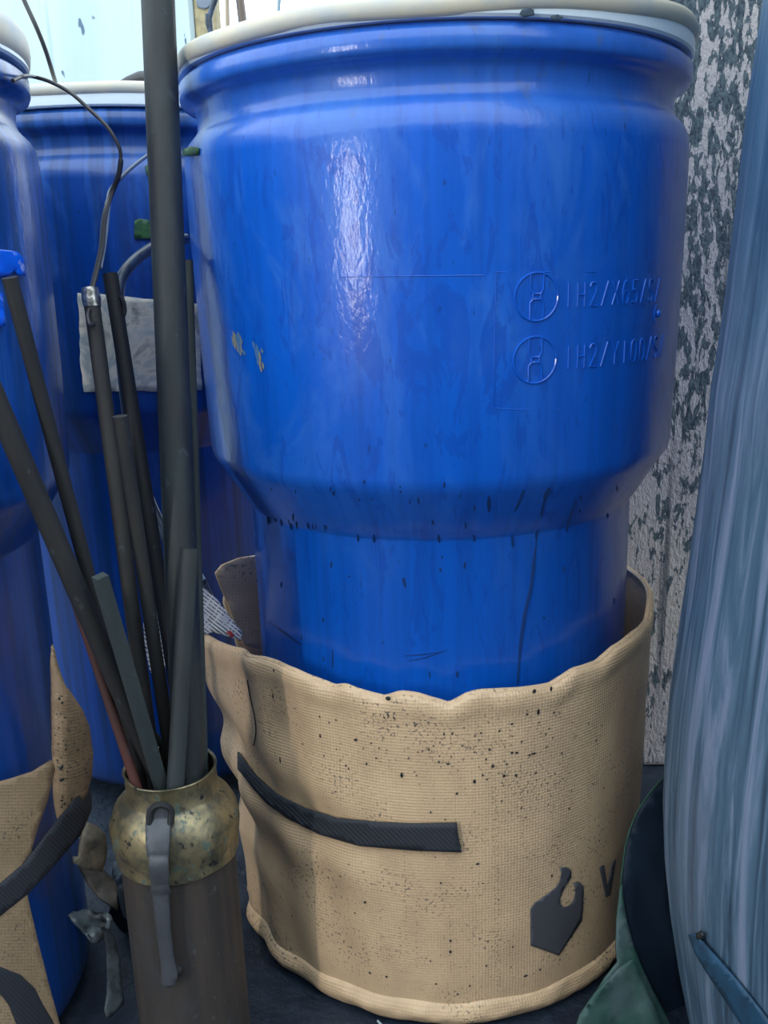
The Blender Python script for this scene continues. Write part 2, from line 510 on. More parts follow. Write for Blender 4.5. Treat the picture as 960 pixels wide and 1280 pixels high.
M['hose'] = plain('bluish_black_hose', (0.05, 0.08, 0.13), .3, var=(0.03, 0.04, 0.06), vs=(60, 60, 60))
M['paper'] = label_material()
M['printed'] = print_material()
M['film'] = plain('bright_blue_film', (0.006, 0.13, 0.85), .2)
M['tarp'] = plain('dark_blue_tarp', (0.006, 0.016, 0.034), .6, var=(0.010, 0.026, 0.05), vs=(12, 12, 12))
M['green'] = plain('dusty_green_tarp', (0.020, 0.075, 0.06), .7, var=(0.07, 0.115, 0.12), vs=(22, 22, 22), bumpv=.3, lo=.42, hi=.68)
M['greenedge'] = plain('green_binding', (0.016, 0.07, 0.05), .7)
M['sand'] = plain('sandy_post', (0.52, 0.44, 0.26), .9, var=(0.36, 0.31, 0.2), vs=(60, 60, 60), bumpv=.5)
M['postgrey'] = plain('post_edge_grey', (0.40, 0.50, 0.52), .7)
M['brown'] = plain('brown_strut', (0.20, 0.15, 0.12), .6, var=(0.10, 0.12, 0.16), vs=(50, 50, 9))
M['tanrod'] = plain('tan_cane', (0.40, 0.33, 0.24), .7)
M['bluegrey'] = plain('bluegrey_rod', (0.28, 0.40, 0.48), .6)
M['scrap'] = plain('dirty_tan_scrap', (0.34, 0.28, 0.19), .7, var=(0.13, 0.12, 0.10), vs=(45, 45, 45), bumpv=.3)
M['scrapdark'] = plain('grimy_brown_scrap', (0.13, 0.11, 0.085), .7, var=(0.06, 0.06, 0.06), vs=(30, 30, 30))
M['crumple'] = plain('grimy_grey_film', (0.10, 0.125, 0.14), .35, var=(0.045, 0.055, 0.065), vs=(60, 60, 60))
M['pale'] = plain('pale_translucent_plastic', (0.38, 0.48, 0.54), .3)
M['redink'] = plain('red_print', (0.35, 0.03, 0.03), .6)

# ------------------------------------------------------------------ setting
def quad_grid(name, p0, ux, uy, nx, ny, mat, disp=None):
    bm = bmesh.new(); vs = {}
    for i in range(nx + 1):
        for j in range(ny + 1):
            p = Vector(p0) + Vector(ux) * (i / nx) + Vector(uy) * (j / ny)
            if disp: p = p + disp(p)
            vs[i, j] = bm.verts.new(p)
    for i in range(nx):
        for j in range(ny): bm.faces.new((vs[i, j], vs[i + 1, j], vs[i + 1, j + 1], vs[i, j + 1]))
    return from_bm(name, bm, mat)
fl = quad_grid('floor', (-12, -12, 0), (24, 0, 0), (0, 24, 0), 24, 24, M['floor'])
tag(fl, kind='structure')
def box_bm(lo, hi, bev=0.0, seg=2):
    bm = bmesh.new()
    bmesh.ops.create_cube(bm, size=1)
    for v in bm.verts:
        v.co = Vector([lo[i] if v.co[i] < 0 else hi[i] for i in range(3)])
    if bev: bmesh.ops.bevel(bm, geom=bm.edges[:], offset=bev, segments=seg, affect='EDGES', profile=.5)
    return bm
wr = from_bm('wall_right', box_bm((0.19, 1.485, 0), (3.2, 1.75, 2.6), .01), M['wall'], smooth=False)
tag(wr, kind='structure')
fb = box_bm((-1.52, -1.75, 0), (3.2, -1.6, 2.3), .01)  # unseen wall added behind the camera to cut off low sky light
fb2 = box_bm((-5.0, -1.75, 0), (-1.92, -1.6, 2.3), .01)
me_ = bpy.data.meshes.new('t'); fb2.to_mesh(me_); fb2.free(); fb.from_mesh(me_); bpy.data.meshes.remove(me_)
wf = from_bm('light_blocking_wall', fb, plain('light_blocker_grey', (0.13, 0.14, 0.16), .9, var=(0.08, 0.09, 0.11), vs=(6, 6, 6)), smooth=False)
tag(wf, kind='structure')
bm = bmesh.new()
for x0, x1 in ((-4.0, -.56),):
    n = 90
    vs = []
    for i in range(n + 1):
        x = x0 + (x1 - x0) * i / n
        y = 2.32 + .006 * math.sin(x * 60)
        vs.append((bm.verts.new((x, y, 0)), bm.verts.new((x, y + .06, 2.8))))
    for i in range(n): bm.faces.new((vs[i][0], vs[i + 1][0], vs[i + 1][1], vs[i][1]))
wb = from_bm('wall_back', bm, M['sheet'])
tag(wb, kind='structure')

# ------------------------------------------------------------------ drums
H = CAMH
DR = [(0.0, 0.004), (0.215, 0.004), (0.228, 0.012), (0.2375, 0.03), (0.2395, 0.06), (0.2402, 0.30), (0.2406, 0.5915),
      (0.2416, 0.5940), (0.2475, 0.602), (0.277, 0.6495), (0.2825, 0.658), (0.2845, 0.668), (0.2875, 0.78), (0.2898, 0.93), (0.290, 0.985),
      (0.2885, 0.999), (0.284, 1.008), (0.2765, 1.016), (0.2725, 1.022), (0.2715, 1.030), (0.2725, 1.040), (0.2745, 1.046),
      (0.281, 1.049), (0.2875, 1.052), (0.2893, 1.056), (0.2893, 1.069), (0.286, 1.072), (0.283, 1.075), (0.279, 1.077), (0.0, 1.077)]
_dz = [p[1] for p in DR[1:]]; _dr = [p[0] for p in DR[1:]]
def drum_R(th, z): return float(np.interp(z, _dz, _dr))
def drum_body():
    return lathe_bm(DR[1:], 128, caps=(True, True))
def lid_bm(gap=0.0, tilt=0.0, th=.020):
    z0 = 1.078 + gap
    prof = [(0.272, z0), (0.2895, z0), (0.2925, z0 + .12 * th), (0.2940, z0 + .40 * th), (0.2935, z0 + .65 * th), (0.2905, z0 + .88 * th), (0.285, z0 + .98 * th), (0.277, z0 + th), (0.262, z0 + .93 * th), (0.25, z0 + .5 * th), (0.01, z0 + .45 * th)]
    b = lathe_bm(prof, 128, caps=(True, True))
    for v in b.verts:
        a = math.atan2(v.co.y, v.co.x)
        v.co.z += tilt * max(0.0, v.co.x / .29 + .05) ** 1.4 + .0008 * math.sin(9 * a)
    return b
def seal_bm(h):
    return lathe_bm([(0.268, 1.0772), (0.2885, 1.0772), (0.2905, 1.0795), (0.2905, 1.0772 + h * .8), (0.290, 1.0772 + h), (0.268, 1.0772 + h)], 128, caps=(True, True))
D1 = (0.0, 1.1643); D2 = (-0.69, 0.92); D3 = (-0.50, 1.60)
drum = empty('blue_drum', (D1[0], D1[1], 0), 'large blue plastic drum in the middle with cream lid and tan jacket around its base', 'drum', 'blue plastic drums')
b1 = from_bm('body', drum_body(), M['drum'], drum, sharp=60)
lid1 = from_bm('lid', lid_bm(.0, .015), M['lid'], drum)
seal1 = from_bm('lid_seal', seal_bm(.016), M['seal'], drum); seal1['label'] = 'white lid seal'
drum2 = empty('blue_drum', (D2[0], D2[1], 0), 'blue plastic drum cut off by the left edge, with cream lid', 'drum', 'blue plastic drums')
drum3 = empty('blue_drum', (D3[0], D3[1], .016), 'dim blue drum at the back with a stained paper label, behind the grey pipe', 'drum', 'blue plastic drums')
for r_, lidgap, lth in ((drum2, .004, .034), (drum3, .014, .017)):
    c = from_bm('body', drum_body(), M['drumshaded'], r_, sharp=60)
    from_bm('lid', lid_bm(lidgap, 0, lth), M['lid'], r_)
    s_ = from_bm('lid_seal', seal_bm(lidgap + .002), M['seal'], r_); s_['label'] = 'white lid seal'
    r_.rotation_euler.z = 0.0
b1.data.name = 'drum_body'
drum1_hit = revolve_hit(D1[0], D1[1], drum_R)
drum2_hit = revolve_hit(D2[0], D2[1], drum_R)
drum3_hit = revolve_hit(D3[0], D3[1], lambda t, z: drum_R(t, z - .016), y0=.9)
def d1(th, z, off=0.0):
    R = drum_R(th, z) + off
    return Vector((D1[0] + R * math.cos(th), D1[1] + R * math.sin(th), z))
def pol(px, py):
    p = drum1_hit(px, py); return math.atan2(p.y - D1[1], p.x - D1[0]), p.z

# ---- moulded marks on the middle drum
GL = {  # monoline glyphs in a unit box
    '1': [[(.5, 0), (.5, 1)]],
    'H': [[(.05, 0), (.05, 1)], [(.95, 0), (.95, 1)], [(.05, .5), (.95, .5)]],
    '2': [[(.05, .82), (.2, .96), (.5, 1), (.8, .96), (.92, .8), (.88, .62), (.05, 0), (.98, 0)]],
    '/': [[(.05, -.02), (.95, 1.02)]],
    'X': [[(.0, 0), (1, 1)], [(0, 1), (1, 0)]],
    'Y': [[(0, 1), (.5, .5), (1, 1)], [(.5, .5), (.5, 0)]],
    '6': [[(.9, .92), (.6, 1), (.25, .92), (.05, .6), (.05, .2), (.3, .01), (.7, .01), (.95, .2), (.95, .4), (.7, .56), (.3, .54), (.06, .38)]],
    '5': [[(.9, 1), (.12, 1), (.08, .58), (.5, .62), (.88, .5), (.95, .28), (.8, .06), (.45, 0), (.05, .08)]],
    '0': [[(.5, 0), (.15, .08), (.03, .35), (.03, .65), (.15, .92), (.5, 1), (.85, .92), (.97, .65), (.97, .35), (.85, .08), (.5, 0)]],
    'S': [[(.92, .86), (.6, 1), (.25, .96), (.06, .78), (.2, .58), (.75, .44), (.95, .24), (.75, .03), (.4, 0), (.05, .12)]],
}
def emboss_lines(name, lines, r, label=None):
    bm = bmesh.new()
    for ln in lines:
        tube_into(bm, [d1(th, z, .0002) for th, z in ln], r, 6)
    o = from_bm(name, bm, M['drum'])
    if label: o['label'] = label
    return o
def text_lines(s, th0, th1, z0, hgt, slope=0.0):
    out = []; n = len(s); pitch = (th1 - th0) / (n - 1)
    for i, ch in enumerate(s):
        wd = pitch * (.62 if ch != '1' else .3)
        for stroke in GL[ch]:
            out.append([(th0 + i * pitch + (x - .5) * wd, z0 + y * hgt + slope * i) for x, y in stroke])
    return out
def circ_mark(px, py, rad):
    th, z = pol(px, py)
    R = drum_R(th, z); out = []
    out.append([(th + rad * math.cos(a) / R, z + rad * math.sin(a)) for a in [2 * PI * k / 40 for k in range(41)]])
    def L(pts): out.append([(th + x * rad / R, z + y * rad) for x, y in pts])
    L([(-.30, .93), (-.30, .32), (-.18, .13), (.18, .13), (.30, .32), (.30, .93)])          # u above
    L([(-.30, -.93), (-.30, -.24), (-.18, -.10), (.18, -.10), (.30, -.24), (.30, -.93)])       # n below
    L([(-.18, .13), (-.18, -.10)]); L([(.18, .13), (.18, -.10)])
    return out
marks = []
for (cx_, cy_), txt, ys, nm in (((671, 371), '1H2/X65/S/', (354, 384), 'first'), ((669, 450), '1H2/Y100/S/', (432, 461), 'second')):
    marks.append(emboss_lines('moulded_symbol', circ_mark(cx_, cy_, .0222), .0011, 'raised circular packaging symbol'))
    t0, zt = pol(711, ys[0]); _, zb = pol(711, ys[1]); t1, _ = pol(822 if nm == 'first' else 826, ys[0] - 2)
    marks.append(emboss_lines('moulded_lettering', text_lines(txt, t0, t1, zb, zt - zb), .0010, 'raised moulded code'))
fr = [pol(x, y) for x, y in ((846, 338), (800, 338), (740, 340), (680, 340), (620, 340), (619, 400), (618, 460), (617, 510), (650, 512), (700, 512))]
marks.append(emboss_lines('moulded_panel_line', [fr], .0005))
ln = [pol(x, 346 + (x - 430) * -.012) for x in range(425, 612, 15)]
marks.append(emboss_lines('moulded_seam', [ln], .00035))
th, z = pol(822, 392)
bm = bmesh.new(); bmesh.ops.create_uvsphere(bm, u_segments=12, v_segments=8, radius=.004)
bmesh.ops.translate(bm, verts=bm.verts, vec=d1(th, z))
tube_into(bm, [d1(th + .017 * math.cos(a) - .012, z + .009 * math.sin(a), 0) for a in [PI * .5 + PI * k / 10 for k in range(11)]], .0009, 6)
marks.append(from_bm('moulded_nub', bm, M['drum']))
adopt(drum, *marks)

# ---- drips and scrapes: thin dried films with their own outlines
def film_bm(bm, outline, fn, off=.0006):
    vs = []
    for x, y in outline:
        p = fn(x, y); n = Vector((p.x - D1[0], p.y - D1[1], 0)).normalized()
        vs.append(bm.verts.new(p + n * off))
    bm.faces.new(vs)
def streak_bm(bm, path, w, fn, c, off=.0007):
    """tapered drip following a surface"""
    pts = []
    for (x, y) in path:
        p = fn(x, y); n = Vector((p.x - c[0], p.y - c[1], 0)).normalized(); pts.append(p + n * off * .3)
    pts = smooth_path(pts, 4); n = len(pts) - 1
    r = [w * (.6 + .4 * vnoise(i * .6, path[0][0])) * (max(.15, math.sin(PI * min(.98, (i + .35) / (n + .6)))) ** .5) for i in range(n + 1)]
    tube_into(bm, pts, r, 6, True, .3)
bm = bmesh.new()
wpx = .00042
streak_bm(bm, [(684, 612), (678, 635), (671, 665), (667, 700), (663, 735), (656, 765), (651, 800), (648, 838), (647, 856)], 7 * wpx, drum1_hit, D1)
streak_bm(bm, [(686, 610), (680, 622)], 11 * wpx, drum1_hit, D1)
streak_bm(bm, [(655, 612), (650, 624), (643, 640)], 5 * wpx, drum1_hit, D1)
streak_bm(bm, [(611, 620), (611, 640)], 6 * wpx, drum1_hit, D1)
streak_bm(bm, [(720, 625), (712, 645), (708, 665)], 5 * wpx, drum1_hit, D1)
streak_bm(bm, [(504, 722), (507, 735)], 5 * wpx, drum1_hit, D1)
streak_bm(bm, [(416, 812), (416, 835)], 4 * wpx, drum1_hit, D1)
streak_bm(bm, [(336, 776), (352, 788), (368, 800), (378, 806)], 5 * wpx, drum1_hit, D1)
streak_bm(bm, [(510, 826), (532, 822), (560, 812)], 2 * wpx, drum1_hit, D1)
streak_bm(bm, [(505, 820), (530, 818), (553, 815)], 2 * wpx, drum1_hit, D1)
for k in range(15):
    x = random.uniform(330, 425); y = 648 + (x - 330) * .19 - (x - 330) ** 2 * .0006
    streak_bm(bm, [(x, y - 3), (x + 1, y + random.uniform(1, 9))], random.uniform(2, 4.5) * wpx, drum1_hit, D1)
for x in (447, 467, 548, 592, 640): streak_bm(bm, [(x, 668), (x + 1, 675 + 12 * hash2(x, 2))], 3.5 * wpx, drum1_hit, D1)
for i in range(38):
    x = random.uniform(340, 780); y = random.uniform(600, 660) if i < 20 else random.uniform(680, 850)
    streak_bm(bm, [(x, y), (x + random.uniform(-1, 1), y + random.uniform(2, 9))], random.uniform(2, 5) * wpx, drum1_hit, D1)
dr = from_bm('drip_stains', bm, M['drip']); tag(dr, 'dark dried drips and spots', kind='stuff')
bm = bmesh.new()
def blob(cx_, cy_, w_, h_, sl):
    return [(cx_ + w_ * math.cos(a) * (.6 + .6 * hash2(k, cx_)) + sl * h_ * math.sin(a), cy_ - h_ * math.sin(a) * (.7 + .4 * hash2(cx_, k))) for k, a in enumerate([2 * PI * j / 16 for j in range(16)])]
for (cx_, cy_, w_, h_, sl) in ((297, 427, 8, 20, .3), (323, 445, 6, 25, .22)):
    for k in range(26):
        x = random.gauss(0, w_ * .42); y = random.gauss(0, h_ * .42)
        a_, b_ = random.uniform(.8, 2.2), random.uniform(2, 8)
        X, Y_ = cx_ + x + y * sl, cy_ + y
        film_bm(bm, [(X + a_ * math.cos(q) * (.6 + .6 * hash2(q, k)) - b_ * math.sin(q) * sl, Y_ - b_ * math.sin(q)) for q in [2 * PI * e / 9 for e in range(9)]], drum1_hit, .0005 + .00001 * k)
sc_ = from_bm('scrape_mark', bm, M['scrape'], smooth=False); sc_['label'] = 'pale tan scrapes'
gt = patch('green_tape', [(229, 187), (240, 183), (249, 185), (248, 194), (228, 195)], revolve_hit(D1[0], D1[1], drum_R, .001), M['greentape'], None, .0008, 5)
gl = patch('lid_grime', [(652, 12), (660, 9), (667, 12), (668, 19), (655, 22), (649, 18)], revolve_hit(D1[0], D1[1], lambda t, z: .2945), M['lid_spot'], None, .0004, 4)
gl2 = patch('lid_grime', [(688, 20), (697, 18), (705, 22), (700, 25), (690, 25)], revolve_hit(D1[0], D1[1], lambda t, z: .2945), M['lid_spot'], None, .0004, 4)
adopt(drum, dr, sc_, gt)
for o_ in (gl, gl2):
    o_.parent = lid1; o_.matrix_parent_inverse = Matrix.Translation(drum.location).inverted()

# ---- back drum's paper label and green stickers
f3 = revolve_hit(D3[0], D3[1], lambda t, z: drum_R(t, z - .016) + .002, y0=.9)
lb = patch('paper_label', [(97, 366), (130, 368), (190, 374), (249, 380), (251, 430), (252, 488), (200, 489), (140, 489), (105, 490), (101, 460), (99, 410)], f3, M['paper'], None, .0008, 9, rough=2)
lb['label'] = 'stained blank paper label'
t1_ = patch('green_sticker', [(168, 276), (175, 273), (190, 276), (190, 299), (168, 299)], f3, M['greentape'], None, .0008, 6)
t2_ = patch('green_sticker', [(181, 208), (187, 205), (190, 221), (184, 220)], f3, M['greentape'], None, .0008, 6)
adopt(drum3, lb, t1_, t2_)
# ---- bright film on the left drum
f2 = revolve_hit(D2[0], D2[1], lambda t, z: drum_R(t, z) + .004, y0=.4)
bf = patch('blue_film', [(-30, 316), (0, 312), (20, 314), (28, 322), (31, 345), (22, 344), (17, 338), (8, 345), (-30, 350)], f2, M['film'], None, .001, 7, .003, 10)
bf['label'] = 'bright blue plastic film scrap'
pf = patch('blue_film', [(-20, 362), (2, 366), (5, 390), (6, 406), (-4, 410), (-20, 405)], f2, M['film'], None, .001, 7, .004, 8)
adopt(drum2, bf, pf)

# ------------------------------------------------------------------ tan jacket of the middle drum
JTOP = 0.437; JBOT = 0.028
T0, T1 = math.radians(-172), math.radians(166)
def jR(th, z):
    base = float(np.interp(z, [0, .02, .06, .20, .33, .44, .5], [.262, .266, .268, .270, .2715, .2735, .276]))
    # folds running from the strap towards the left end
    a = math.degrees(th)
    if a < -95:
        k = (-95 - a) / 60.0; k = max(0, min(1.2, k))
        base += .008 * k * math.sin((z - .26) * 60 + a * .06) * math.exp(-((z - .24) / .09) ** 2)
        base += .004 * k * math.sin(a * .35 + z * 18)
    if a < -120: base += .012 * min(1, (-120 - a) / 40)
    base += .0016 * (vnoise(a / 9.0, z * 22) - .5)
    return base
jhit = revolve_hit(D1[0], D1[1], jR)
top_px = [(272, 803), (300, 810), (330, 822), (370, 838), (415, 860), (430, 858), (455, 867), (480, 874), (500, 868), (520, 870), (545, 877), (562, 882), (585, 870), (600, 866), (640, 864), (690, 858), (700, 852), (720, 838), (750, 829), (770, 810), (795, 792), (812, 775)]
tops = sorted([(math.atan2(p.y - D1[1], p.x - D1[0]), p.z) for p in (revolve_hit(D1[0], D1[1], lambda t, z: .273)(x, y) for x, y in top_px)])
_tt = [t for t, _ in tops]; _tz = [z for _, z in tops]
def jtop(th):
    if th <= _tt[-1]: z = float(np.interp(th, _tt, _tz))
    else: z = float(np.interp(th, [_tt[-1], _tt[-1] + .25, 1.2, 2.2, 2.75, 2.9], [_tz[-1], .46, .45, .45, .43, .42]))
    return z
def jpt(th, z, off=0.0):
    """surface of the jacket, its left end peeling off the drum"""
    R = jR(th, z) + off
    ts = math.radians(-158)
    v = max(0.0, min(1.0, (z - .16) / .25)) 
    if th < ts:
        p = Vector((D1[0] + R * math.cos(th), D1[1] + R * math.sin(th), z))
        R2 = jR(ts, z) + off
        q = Vector((D1[0] + R2 * math.cos(ts), D1[1] + R2 * math.sin(ts), z)) + Vector((math.sin(ts) * 1.15, -math.cos(ts) * .5, 0)) * R2 * (ts - th) * 1.9
        return p.lerp(q, v)
    te = math.radians(140)
    if th > te:
        R += .05 * (th - te) / (T1 - te) * v
    return Vector((D1[0] + R * math.cos(th), D1[1] + R * math.sin(th), z))
def fold(th, z, zt):
    k = (z - (zt - .027)) / .027
    if k <= 0: return 0.0
    a = math.degrees(th)
    return (.0022 + .0026 * (vnoise(a / 4.0, 4.4) - .5)) * math.sin(min(1, k) * PI * .95) ** .7 - .004 * max(0, k - .6)
bm = bmesh.new(); uv = bm.loops.layers.uv.new('UVMap')
NT_, NZ = 300, 64
g = []
for i in range(NT_ + 1):
    th = T0 + (T1 - T0) * i / NT_
    zt = jtop(th); g.append([(bm.verts.new(jpt(th, JBOT + (zt - JBOT) * j / NZ, fold(th, JBOT + (zt - JBOT) * j / NZ, zt))), th * .27, JBOT + (zt - JBOT) * j / NZ) for j in range(NZ + 1)])
for i in range(NT_):
    for j in range(NZ):
        q = [g[i][j], g[i + 1][j], g[i + 1][j + 1], g[i][j + 1]]
        f = bm.faces.new([a[0] for a in q])
        for l, a in zip(f.loops, q): l[uv].uv = (a[1], a[2])
me = bpy.data.meshes.new('jacket_panel'); bm.to_mesh(me); bm.free()
jacket = empty('insulating_jacket', (D1[0], D1[1], 0), 'tan coated jacket with black strap and grey flame logo, wrapped around the middle drum', 'jacket', None)
pan = link('jacket_panel', me, M['jacket'])
md = pan.modifiers.new('padding', 'SOLIDIFY'); md.thickness = .006; md.offset = -1
# hems
def hem(name, zf, r0, amp, fr_, zoff, roff):
    pts = []; rr = []
    n = 300
    for i in range(n + 1):
        th = T0 + (T1 - T0) * i / n
        a = math.degrees(th)
        r = r0 + amp * (vnoise(a / fr_, 1.7) - .5) * 2
        pts.append(jpt(th, zf(th) + zoff + amp * .6 * (vnoise(a / (fr_ * .8), 8.2) - .5), roff)); rr.append(r)
    bm = bmesh.new(); uvl = bm.loops.layers.uv.new('UVMap')
    tube_into(bm, pts, rr, 12, True, 1.0, uvl)
    return from_bm(name, bm, M['jacket'])
h1 = hem('top_hem', jtop, .0036, .0008, 7.0, -.0015, -.0055)
bm = bmesh.new(); uv = bm.loops.layers.uv.new('UVMap'); g = []
for i in range(NT_ + 1):
    th = T0 + (T1 - T0) * i / NT_; a = math.degrees(th); row = []
    top_ = .036 + .004 * (vnoise(a / 11.0, 2.0) - .5)
    for j in range(11):
        k = j / 10; z = .004 + (top_ - .004) * k
        o_ = (.0085 + .006 * (vnoise(a / 8.0, 9.1 + k * 1.5) - .5) + .003 * (vnoise(a / 3.0, 5.1 + k * 3) - .5)) * math.sin(PI * (k * .86 + .14)) ** .8 - .001
        row.append((bm.verts.new(jpt(th, z, o_)), th * .27, z))
    g.append(row)
for i in range(NT_):
    for j in range(10):
        q = [g[i][j], g[i + 1][j], g[i + 1][j + 1], g[i][j + 1]]
        f = bm.faces.new([a[0] for a in q])
        for l, a in zip(f.loops, q): l[uv].uv = (a[1], a[2])
me = bpy.data.meshes.new('bottom_hem'); bm.to_mesh(me); bm.free()
h2 = link('bottom_hem', me, M['jacket'])
md = h2.modifiers.new('padding', 'SOLIDIFY'); md.thickness = .004; md.offset = -1
jout = revolve_hit(D1[0], D1[1], lambda t, z: jR(t, z) + .0030)
strap = patch('strap', [(299, 940), (310, 955), (321, 969), (345, 991), (380, 1009), (420, 1022), (470, 1027), (520, 1029), (571, 1028), (573, 1045), (577, 1064), (520, 1062), (450, 1056), (400, 1042), (360, 1022), (335, 1004), (318, 986), (306, 970), (299, 962)], jout, M['web'], None, .0025, 7)
strap['label'] = 'black webbing strap'
o3 = (640, 1060)
flame = [(178, 72), (205, 72), (218, 80), (223, 92), (221, 112), (205, 136), (190, 163), (180, 190), (181, 207), (192, 221), (207, 219), (222, 207), (232, 190), (236, 168), (235, 145), (230, 132), (242, 127), (257, 131), (268, 144), (269, 175), (263, 270), (176, 403), (70, 366), (68, 228), (85, 205), (135, 170), (165, 146), (180, 118), (184, 95)]
jl = revolve_hit(D1[0], D1[1], lambda t, z: jR(t, z) + .0012)
logo = patch('flame_logo', [(o3[0] + x / 3, o3[1] + y / 3) for x, y in flame], jl, M['print'], None, .0003, 4)
logo['label'] = 'dark grey printed flame emblem'
vlet = patch('printed_letter', [(749, 1084), (755, 1081), (759, 1106), (765, 1077), (770, 1074), (763, 1119), (757, 1122)], jl, M['print'], None, .0003, 3)
vlet['label'] = 'grey printed letter V'
# tar specks
bm = bmesh.new()
def speck(bm, p, n, w_, h_):
    n = n.normalized(); u = Vector((0, 0, 1)).cross(n).normalized(); v = n.cross(u)
    ring = [bm.verts.new(p + u * w_ * math.cos(2 * PI * k / 6 + .3) + v * h_ * math.sin(2 * PI * k / 6 + .3)) for k in range(6)]
    c = bm.verts.new(p + n * min(w_, h_) * .5)
    for k in range(6): bm.faces.new((ring[k], ring[(k + 1) % 6], c))
def speck_px(bm, px, py, w_, h_):
    p = jl(px, py); speck(bm, p + (ORG - p).normalized() * .0003, Vector((p.x - D1[0], p.y - D1[1], 0)), w_ * .00039, h_ * .00045)
big = [(485, 873, 8, 6), (668, 864, 6, 6), (502, 969, 4, 8), (593, 977, 4, 6), (616, 958, 5, 4), (630, 970, 4, 5), (645, 969, 4, 4), (597, 1080, 6, 3), (571, 992, 3, 4), (560, 955, 5, 2.5), (689, 861, 4, 7), (705, 866, 5, 5), (673, 890, 4, 9), (640, 941, 5, 3), (646, 941, 5, 3), (667, 942, 8, 3), (662, 944, 4, 3), (612, 937, 4, 3), (458, 955, 3, 4), (445, 925, 4, 4), (659, 893, 3, 3), (670, 966, 3, 3), (652, 1010, 2.5, 3.5), (657, 1022, 2, 3), (400, 920, 3, 6), (342, 838, 5, 4), (341, 870, 4, 9), (350, 950, 4, 10), (378, 930, 3, 3), (483, 1221, 4, 4), (462, 1216, 3, 3), (572, 1243, 4, 3), (545, 1230, 3, 3), (657, 1220, 7, 4), (675, 1212, 4, 3), (700, 1200, 3, 3), (456, 1128, 4, 4), (563, 1176, 4, 4), (563, 1190, 4, 5), (365, 1145, 3, 4), (345, 1165, 3, 5), (690, 1095, 2.5, 5), (640, 905, 4, 3), (736, 905, 2, 4), (742, 980, 2.5, 4), (755, 985, 3, 4), (720, 920, 2, 3)]
for b in big: speck_px(bm, b[0], b[1], b[2] * 1.0, b[3] * 1.0)
for i in range(520):
    if i < 300:
        px = random.gauss(600, 110); py = random.gauss(930, 32)
    else:
        px = random.uniform(320, 770); py = random.uniform(880, 1235)
    if not (312 < px < 785 and 882 < py < 1240): continue
    s = random.choice((.9, 1, 1.2, 1.4, 1.8, 2.6)); speck_px(bm, px, py, s, s * random.uniform(.7, 1.5))
for cx_, y0, y1 in ((342, 860, 1000), (352, 1080, 1150), (425, 950, 1010), (440, 965, 1000), (455, 1180, 1235), (475, 1130, 1200), (500, 1160, 1215), (505, 1060, 1190), (520, 1120, 1215), (562, 1145, 1220), (616, 990, 1240), (620, 985, 1235), (652, 980, 1060), (690, 1015, 1080), (735, 950, 1130), (745, 900, 980), (700, 880, 900), (415, 1110, 1160), (360, 1085, 1120)):
    y = y0
    while y < y1:
        if random.random() < .8: speck_px(bm, cx_ + random.uniform(-1, 1) + (y - y0) * .02, y, 1.1, 1.9)
        y += random.uniform(3, 8)
for y, x0, x1 in ((1120, 490, 600), (1206, 500, 560), (905, 430, 560), (915, 450, 560), (930, 560, 640)):
    x = x0
    while x < x1:
        speck_px(bm, x, y + random.uniform(-1, 1), 1.2, .8); x += random.uniform(3, 7)
for x in range(282, 304, 4): speck_px(bm, x, 812 + (x - 282) * .35, 3.0, 2.0)
sp = from_bm('tar_specks', bm, M['tar'], smooth=False); tag(sp, 'black tar specks', kind='stuff')
# creased line left of the strap and the loose back end of the jacket
bf_ = patch('back_flap', [(268, 716), (276, 706), (298, 697), (318, 694), (330, 720), (332, 812), (305, 806), (297, 790), (284, 755), (275, 735)], plane3((268, 716, 1.17), (330, 700, 1.24), (310, 800, 1.22)), M['jacket'], None, .004, 9, .004, 24)
crease = tube('crease_line', [jl(309, 850), jl(313, 872), jl(318, 895), jl(320, 915), jl(317, 932)], .0009, M['roddark'], None, 6, 3, .4)
adopt(jacket, pan, h1, h2, strap, logo, vlet, sp, bf_, crease)

# ------------------------------------------------------------------ jacket of the left drum
def j2R(t, z): return .272 if z < .5 else .272
j2 = revolve_hit(D2[0], D2[1], j2R, y0=.35)
jk2 = empty('insulating_jacket', (D2[0], D2[1], 0), 'loose tan jacket with slanting black straps on the left drum, its end curled away', 'jacket')
a_ = patch('front_panel', [(-120, 1010), (-60, 990), (0, 976), (12, 973), (40, 964), (62, 950), (65, 962), (56, 1000), (45, 1030), (37, 1058), (34, 1078), (28, 1090), (30, 1110), (36, 1140), (45, 1178), (56, 1222), (66, 1258), (74, 1290), (80, 1340), (40, 1380), (-120, 1340)], j2, M['jacketdirtyshade'], None, .004, 10, .003, 40)
j2s = revolve_hit(D2[0], D2[1], lambda t, z: .2755, y0=.35)
s1 = patch('strap', [(-110, 1180), (-40, 1140), (0, 1104), (28, 1080), (60, 1038), (85, 1008), (104, 985), (112, 990), (112, 1012), (100, 1042), (65, 1082), (34, 1116), (0, 1143), (-40, 1180), (-110, 1225)], j2s, M['web'], None, .0025, 8)
s2_ = patch('strap', [(-100, 1215), (-20, 1205), (0, 1208), (25, 1218), (42, 1235), (52, 1255), (64, 1275), (74, 1300), (30, 1320), (20, 1280), (10, 1255), (0, 1242), (-20, 1236), (-100, 1245)], j2s, M['web'], None, .0025, 8)
for s_ in (s1, s2_): s_['label'] = 'black webbing strap'
